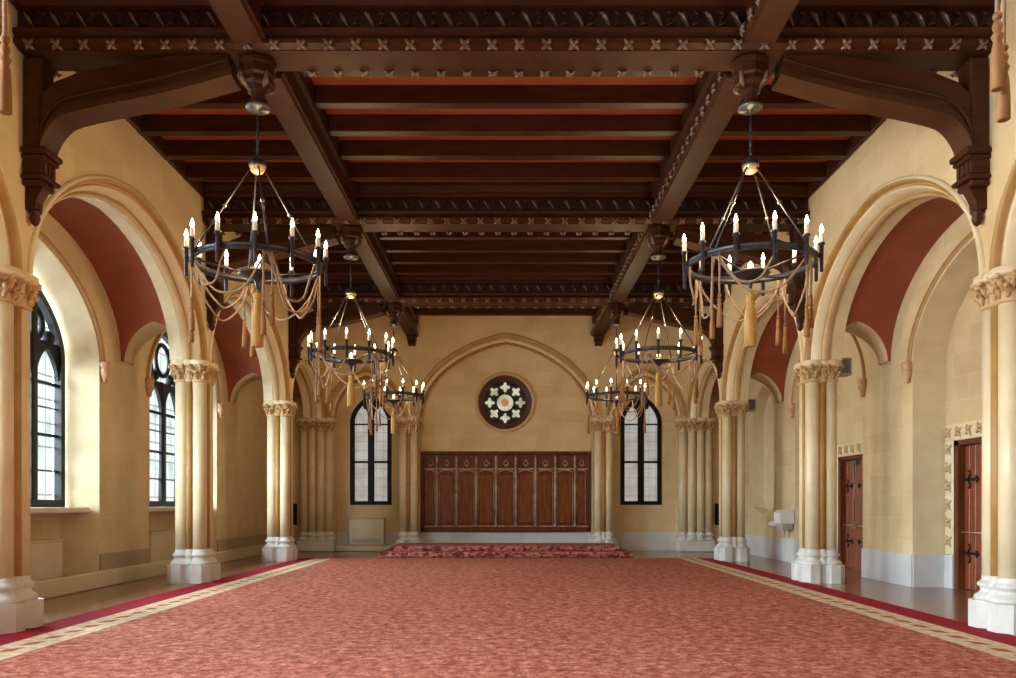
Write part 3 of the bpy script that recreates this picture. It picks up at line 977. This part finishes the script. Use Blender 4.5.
# knee braces at the walls
def knee(y, s, label):
    b = empty('knee_brace', (s * XF, y, 0), label, 'brace', 'curved knee braces')
    if s > 0: b.rotation_euler = (0, 0, PI)
    lo = [(.23, 5.72), (.25, 5.88), (.31, 6.02), (.42, 6.16), (.58, 6.245), (1.05, 6.35), (1.6, 6.46), (2.10, 6.585), (2.54, 6.71)]
    P_ = [lo[0]] + lo + [lo[-1]]; sm = []
    for a, b_, c_, d in zip(P_, P_[1:], P_[2:], P_[3:]):          # smooth curve through the points
        for k in range(5):
            t = k / 5
            sm.append(tuple(.5 * (2 * q + (r - p) * t + (2 * p - 5 * q + 4 * r - u) * t * t + (3 * q - p - 3 * r + u) * t ** 3) for p, q, r, u in zip(a, b_, c_, d)))
    lo = sm + [lo[-1]]
    up = [(2.48, 6.93), (1.82, 6.93), (1.2, 6.83), (.70, 6.73), (.40, 6.61), (.25, 6.47)]
    mb = MB(); mb.prism([(u, z) for u, z in lo + up], 'y', -.15, .15, 'wood')
    mb.prism([(u, z - .03) for u, z in lo] + [(u, z + .05) for u, z in lo[::-1]], 'y', -.19, .19, 'wood2')
    for g in (-1, 1):
        mb.tube([(u * .985 + .0, g * .155, z + .17) for u, z in lo[1:]], .022, 'wood2', 6)
    mb.build('brace_arm', b)
    mb = MB()
    mb.bbox(.002, .24, -.15, .15, 5.62, 6.93, 'wood', .03)
    mb.build('post', b)
    mb = MB()
    for z0, z1, d, wd in ((5.74, 5.82, .32, .20), (5.68, 5.74, .29, .18), (5.50, 5.68, .25, .155), (5.44, 5.50, .30, .19), (5.36, 5.44, .24, .16)):
        mb.bbox(.002, d, -wd, wd, z0, z1, 'wood', .02)
    for k in (-.09, 0, .09): mb.bbox(.25, .27, k - .03, k + .03, 5.52, 5.66, 'wood2', .008)
    mb.prism([(.002, 5.36), (.22, 5.36), (.17, 5.28), (.13, 5.20), (.12, 5.10), (.002, 5.10)], 'y', -.08, .08, 'wood')
    mb.lathe([(.001, -.17), (.04, -.14), (.062, -.08), (.05, -.03), (.075, 0), (.06, .04)], (.078, 0, 5.08), 'wood', 12)
    mb.build('corbel', b)
    return b
kl = ['at the nearest cross beam', 'at the middle cross beam', 'at the farthest cross beam']
for s in (-1, 1):
    for i, y in enumerate(BY[1:]):
        knee(y, s, 'dark curved oak knee brace on the %s wall %s' % ('window-side' if s < 0 else 'door-side', kl[i]))

# pendant bosses under the beam crossings
def boss():
    b = empty('pendant_boss')
    mb = MB()
    mb.lathe([(.20, .0), (.235, -.03), (.235, -.08), (.20, -.10), (.20, -.14), (.225, -.16), (.225, -.21), (.185, -.235), (.19, -.29), (.17, -.32), (.10, -.36), (.085, -.42), (.085, -.48), (.10, -.52)], (0, 0, 0), 'wood', 8, False)
    mb.build('turned_block', b)
    for g in range(4):
        a = PI / 4 + g * PI / 2
        q = MB(); q.tube([(.225 * math.cos(a), .225 * math.sin(a), -.20), (.19 * math.cos(a), .19 * math.sin(a), -.31), (.12 * math.cos(a), .12 * math.sin(a), -.37)], [.02, .035, .01], 'wood_hi', 6)
        q.build('carved_leaf', b)
    mb = MB(); mb.lathe([(.06, -.50), (.11, -.53), (.145, -.56), (.15, -.58), (.13, -.60), (.03, -.605), (.025, -.63), (.001, -.635)], (0, 0, 0), 'silver', 20)
    mb.build('ceiling_rose', b)
    return b
bs0 = None
wd_ = {-1: 'window-side', 1: 'door-side'}
nm = ['', 'nearest the viewer', 'in the middle', 'farthest back']
for s in (-1, 1):
    for i in (1, 2, 3):
        lb = 'turned wooden boss under the %s beam crossing %s' % (wd_[s], nm[i])
        if bs0 is None:
            bs0 = boss(); o = bs0; tag(o, lb, 'boss', 'pendant bosses')
        else: o = dup(bs0, (0, 0, 0), lb)
        o.location = (LXC[s], BY[i], BEAM - .012)

# ------------------------------------------------------------------ chandeliers
def chandelier():
    ch = empty('chandelier')
    R = .755
    mb = MB()                                  # ring at z=0
    n = 48
    pr = [(R - .018, -.036), (R + .018, -.036), (R + .026, -.026), (R + .018, -.014), (R + .018, .022), (R + .026, .036), (R - .018, .036)]
    for j in range(len(pr)):
        a, b = pr[j], pr[(j + 1) % len(pr)]
        vs = [(q[0] * math.cos(2 * PI * i / n), q[0] * math.sin(2 * PI * i / n), q[1]) for q in (a, b) for i in range(n)]
        mb.add(vs, [(i, (i + 1) % n, n + (i + 1) % n, n + i) for i in range(n)], 'iron', True)
    mb.build('ring', ch)
    top = 1.20
    mb = MB()
    for k in range(9):                         # chain links up to the boss
        z = top + .10 + k * .052
        ax = k % 2
        mb.tube([((.018 * math.cos(a * PI / 4)) * (1 - ax), (.018 * math.cos(a * PI / 4)) * ax, z + .033 * math.sin(a * PI / 4)) for a in range(8)], .007, 'iron', 5, True)
    mb.tube([(0, 0, top + .08), (0, 0, top + .63)], .010, 'iron', 6)
    mb.build('chain', ch)
    mb = MB(); mb.sphere((0, 0, top), .10, 'brass', 18)
    mb.lathe([(.105, -.005), (.108, .01), (.10, .05), (.07, .085), (.03, .105), (.02, .13)], (0, 0, top), 'iron', 18)
    mb.build('ball', ch)
    for k in range(4):
        a = PI * .14 + k * PI / 2
        ca, sa = math.cos(a), math.sin(a)
        mb = MB(); mb.tube([(.085 * ca, .085 * sa, top - .03), (R * ca, R * sa, .04)], .0115, 'iron', 6)
        mb.sphere((.085 * ca + .45 * (R - .085) * ca, .085 * sa + .45 * (R - .085) * sa, (top - .03) * .55 + .04 * .45), .026, 'silver', 8)
        mb.build('rod', ch)
        mb = MB(); mb.tube([(R * ca, R * sa, -.02), (.5 * R * ca, .5 * R * sa, -.08), (.12 * ca, .12 * sa, -.13)], .012, 'iron', 6)
        mb.build('brace_arm', ch)
    so = None
    for k in range(12):
        a = PI / 12 + k * PI / 6
        if so is None:
            mb = MB(); mb.lathe([(.010, -.20), (.022, -.19), (.024, .12), (.040, .125), (.040, .145), (.02, .15)], (0, 0, 0), 'iron', 10)
            mb.box(-.05, -.015, -.012, .012, -.03, .03, 'iron')
            so = mb.build('candle_socket', ch)
            MB().lathe([(.026, .14), (.026, .255), (.012, .262)], (0, 0, 0), 'candle', 10).build('candle_sleeve', so)
            MB().lathe([(.010, .258), (.022, .28), (.024, .30), (.014, .335), (.001, .37)], (0, 0, 0), 'bulb', 10).build('bulb', so)
            o = so
        else: o = copy_tree(so, ch)
        o.location = ((R + .062) * math.cos(a), (R + .062) * math.sin(a), 0); o.rotation_euler = (0, 0, a)
    mb = MB(); mb.lathe([(.012, -.30), (.02, -.28), (.03, -.22), (.05, -.19), (.10, -.165), (.21, -.14), (.235, -.12), (.22, -.10), (.10, -.085), (.05, -.05), (.03, -.04)], (0, 0, 0), 'iron', 24)
    d = mb.build('center_dish', ch)
    MB().lathe([(.012, -.045), (.03, -.02), (.032, .0), (.015, .03), (.001, .045)], (0, 0, 0), 'bulb', 10).build('bulb', d)
    def tassel(x, y, z, L, r, mat, mb):
        """z is the top of the tassel head"""
        mb.sphere((x, y, z), r * .75, mat, 10)
        mb.lathe([(r * .45, -.02), (r * .8, -.05), (r * .55, -.08), (r * .95, -.10), (r * .6, -.125), (r * .85, -.16), (r * 1.0, -.25), (r * 1.05, -L), (r * .8, -L - .005)], (x, y, z), mat, 12)
    # rope swags and hanging tassels
    AT = [PI * .14 + k * PI / 2 for k in range(4)]
    for k, a in enumerate(AT):
        b = AT[(k + 1) % 4] + (2 * PI if k == 3 else 0)
        for j, (sag, dr) in enumerate(((.52, 0), (.40, .02))):
            a0, b0 = (a, b) if j == 0 else (a + .05, b - .62)
            path = []; sag += .10 * math.sin(k * 2.3 + j)
            p0 = Vector((R * math.cos(a0), R * math.sin(a0), -.05)); p1 = Vector((R * math.cos(b0), R * math.sin(b0), -.05))
            for t in range(13):
                f = t / 12
                q = p0.lerp(p1, f); q.z -= sag * (1 - (2 * f - 1) ** 2)
                q.x += .02 * math.sin(t); path.append(q)
            mb = MB(); mb.tube(path, .013, 'rope', 6); mb.build('rope_swag', ch)
        for g, dl in ((-.06, .64), (.07, .52)):
            x, y = R * math.cos(a + g), R * math.sin(a + g)
            mb = MB()
            mb.tube([(x, y, -.03), (x, y, -dl)], .012, 'rope', 6)
            tassel(x, y, -dl, .36, .031, 'tassel2', mb)
            mb.build('tassel', ch)
    mb = MB(); mb.tube([(0, 0, -.28), (0, 0, -.36)], .014, 'rope', 6)
    tassel(0, 0, -.38, .62, .072, 'tassel', mb)
    o = mb.build('center_tassel', ch); o['label'] = 'thick gold center tassel'
    return ch
CZ = 4.44
LAMPS = []
ch0 = None
nm = ['showing only tassels at frame top', 'nearest whole one', 'second in its row', 'farthest back']
for s in (-1, 1):
    for i, y in enumerate(BY):
        lb = 'iron ring chandelier with candle bulbs, %s row, %s' % (wd_[s], nm[i])
        if ch0 is None:
            ch0 = chandelier(); o = ch0; tag(o, lb, 'chandelier', 'ring chandeliers')
        else: o = dup(ch0, (0, 0, 0), lb)
        o.location = (LXC[s], y - (.40 if i == 0 else .02), CZ)
        o.rotation_euler = (0, 0, ([.345, .0, .35, .7] if s < 0 else [.32, .3, .6, 1.0])[i])
        # the light of this lamp
        ld = bpy.data.lights.new('chandelier_light', 'POINT'); ld.energy = CH_POWER; ld.color = (1.0, .72, .40); ld.shadow_soft_size = .25
        lo = bpy.data.objects.new('chandelier_light', ld); lo.location = (LXC[s], y - .02, CZ + .62); C.objects.link(lo)

# ------------------------------------------------------------------ radiators, speakers, fountain
def radiator(name, x0, x1, y0, y1, z0, z1, label, grp=None):
    b = empty(name, ((x0 + x1) / 2, (y0 + y1) / 2, z0), label, 'radiator', grp)
    hx, hy, H = (x1 - x0) / 2, (y1 - y0) / 2, z1 - z0
    MB().bbox(-hx, hx, -hy, hy, 0, H - .04, 'enamel', .015).build('casing', b)
    MB().bbox(-hx - .02, hx + .02, -hy - .02, hy + .02, H - .04, H, 'enamel', .01).build('lid', b)
    g = MB()
    if hy > hx:
        for k in range(4): g.box(hx - .002, hx + .012, -hy * .75, hy * .75, .10 + k * .035, .12 + k * .035, 'grey')
    else:
        for k in range(4): g.box(-hx * .8, hx * .8, -hy - .012, -hy + .002, .08 + k * .035, .10 + k * .035, 'grey')
    g.build('grille', b)
    return b
radiator('radiator', -8.0, -7.62, 11.9, 14.1, 0, .92, 'cream box radiator under the side window nearest the viewer', 'side radiators')
radiator('radiator', -8.0, -7.62, 17.6, 20.4, 0, .92, 'cream box radiator under the second side window', 'side radiators')
radiator('radiator', -5.1, -3.97, 26.62, 26.98, .20, 1.10, 'low cream radiator under the back window beside the corner pier')
mb = MB(); mb.bbox(-5.58, -3.46, 26.68, 27.0, 0, .19, 'enamel', .02); struct(mb.build('trim_back_duct'))

for i, y in enumerate(COLY[2:]):
    b = empty('loudspeaker', (6.50, y - .02, 4.02), 'small grey loudspeaker behind the capital of the %s door-side column' % ('nearest', 'middle', 'farthest')[i], 'loudspeaker', 'capital loudspeakers')
    MB().bbox(-.02, .22, -.12, .12, 0, .34, 'grey', .02).build('cabinet', b)
    q = MB(); q.box(.02, .18, -.128, -.118, .04, .30, 'silver'); q.build('grille', b)

b = empty('drinking_fountain', (XO, 21.55, 0), 'white two-level drinking fountain on the door-side wall beyond the middle column', 'fountain')
q = MB(); q.prism([(-.02, 1.02), (-.36, 1.02), (-.38, 1.30), (-.30, 1.36), (-.02, 1.36)], 'y', -.42, .08, 'white'); q.build('upper_basin', b)
q = MB(); q.prism([(-.02, .95), (-.34, .95), (-.36, 1.04), (-.02, 1.10)], 'y', .10, .62, 'white'); q.build('lower_basin', b)
q = MB(); q.bbox(-.30, -.03, -.38, .04, .84, 1.02, 'grey', .01); q.build('housing', b)
for yy in (-.34, 0):
    MB().tube([(-.12, yy, .84), (-.12, yy, .68)], .02, 'grey', 8).build('bracket', b)

for s in (-1, 1):
    q = MB(); q.bbox(s * 6.93 - .16, s * 6.93 + .16, ZB - .07, ZB - .001, .85, 1.55, 'black', .015)
    q = q.build('wall_panel'); tag(q, 'narrow dark panel on the aisle end wall behind the farthest %s column' % ('window-side' if s < 0 else 'door-side'), 'panel', None)
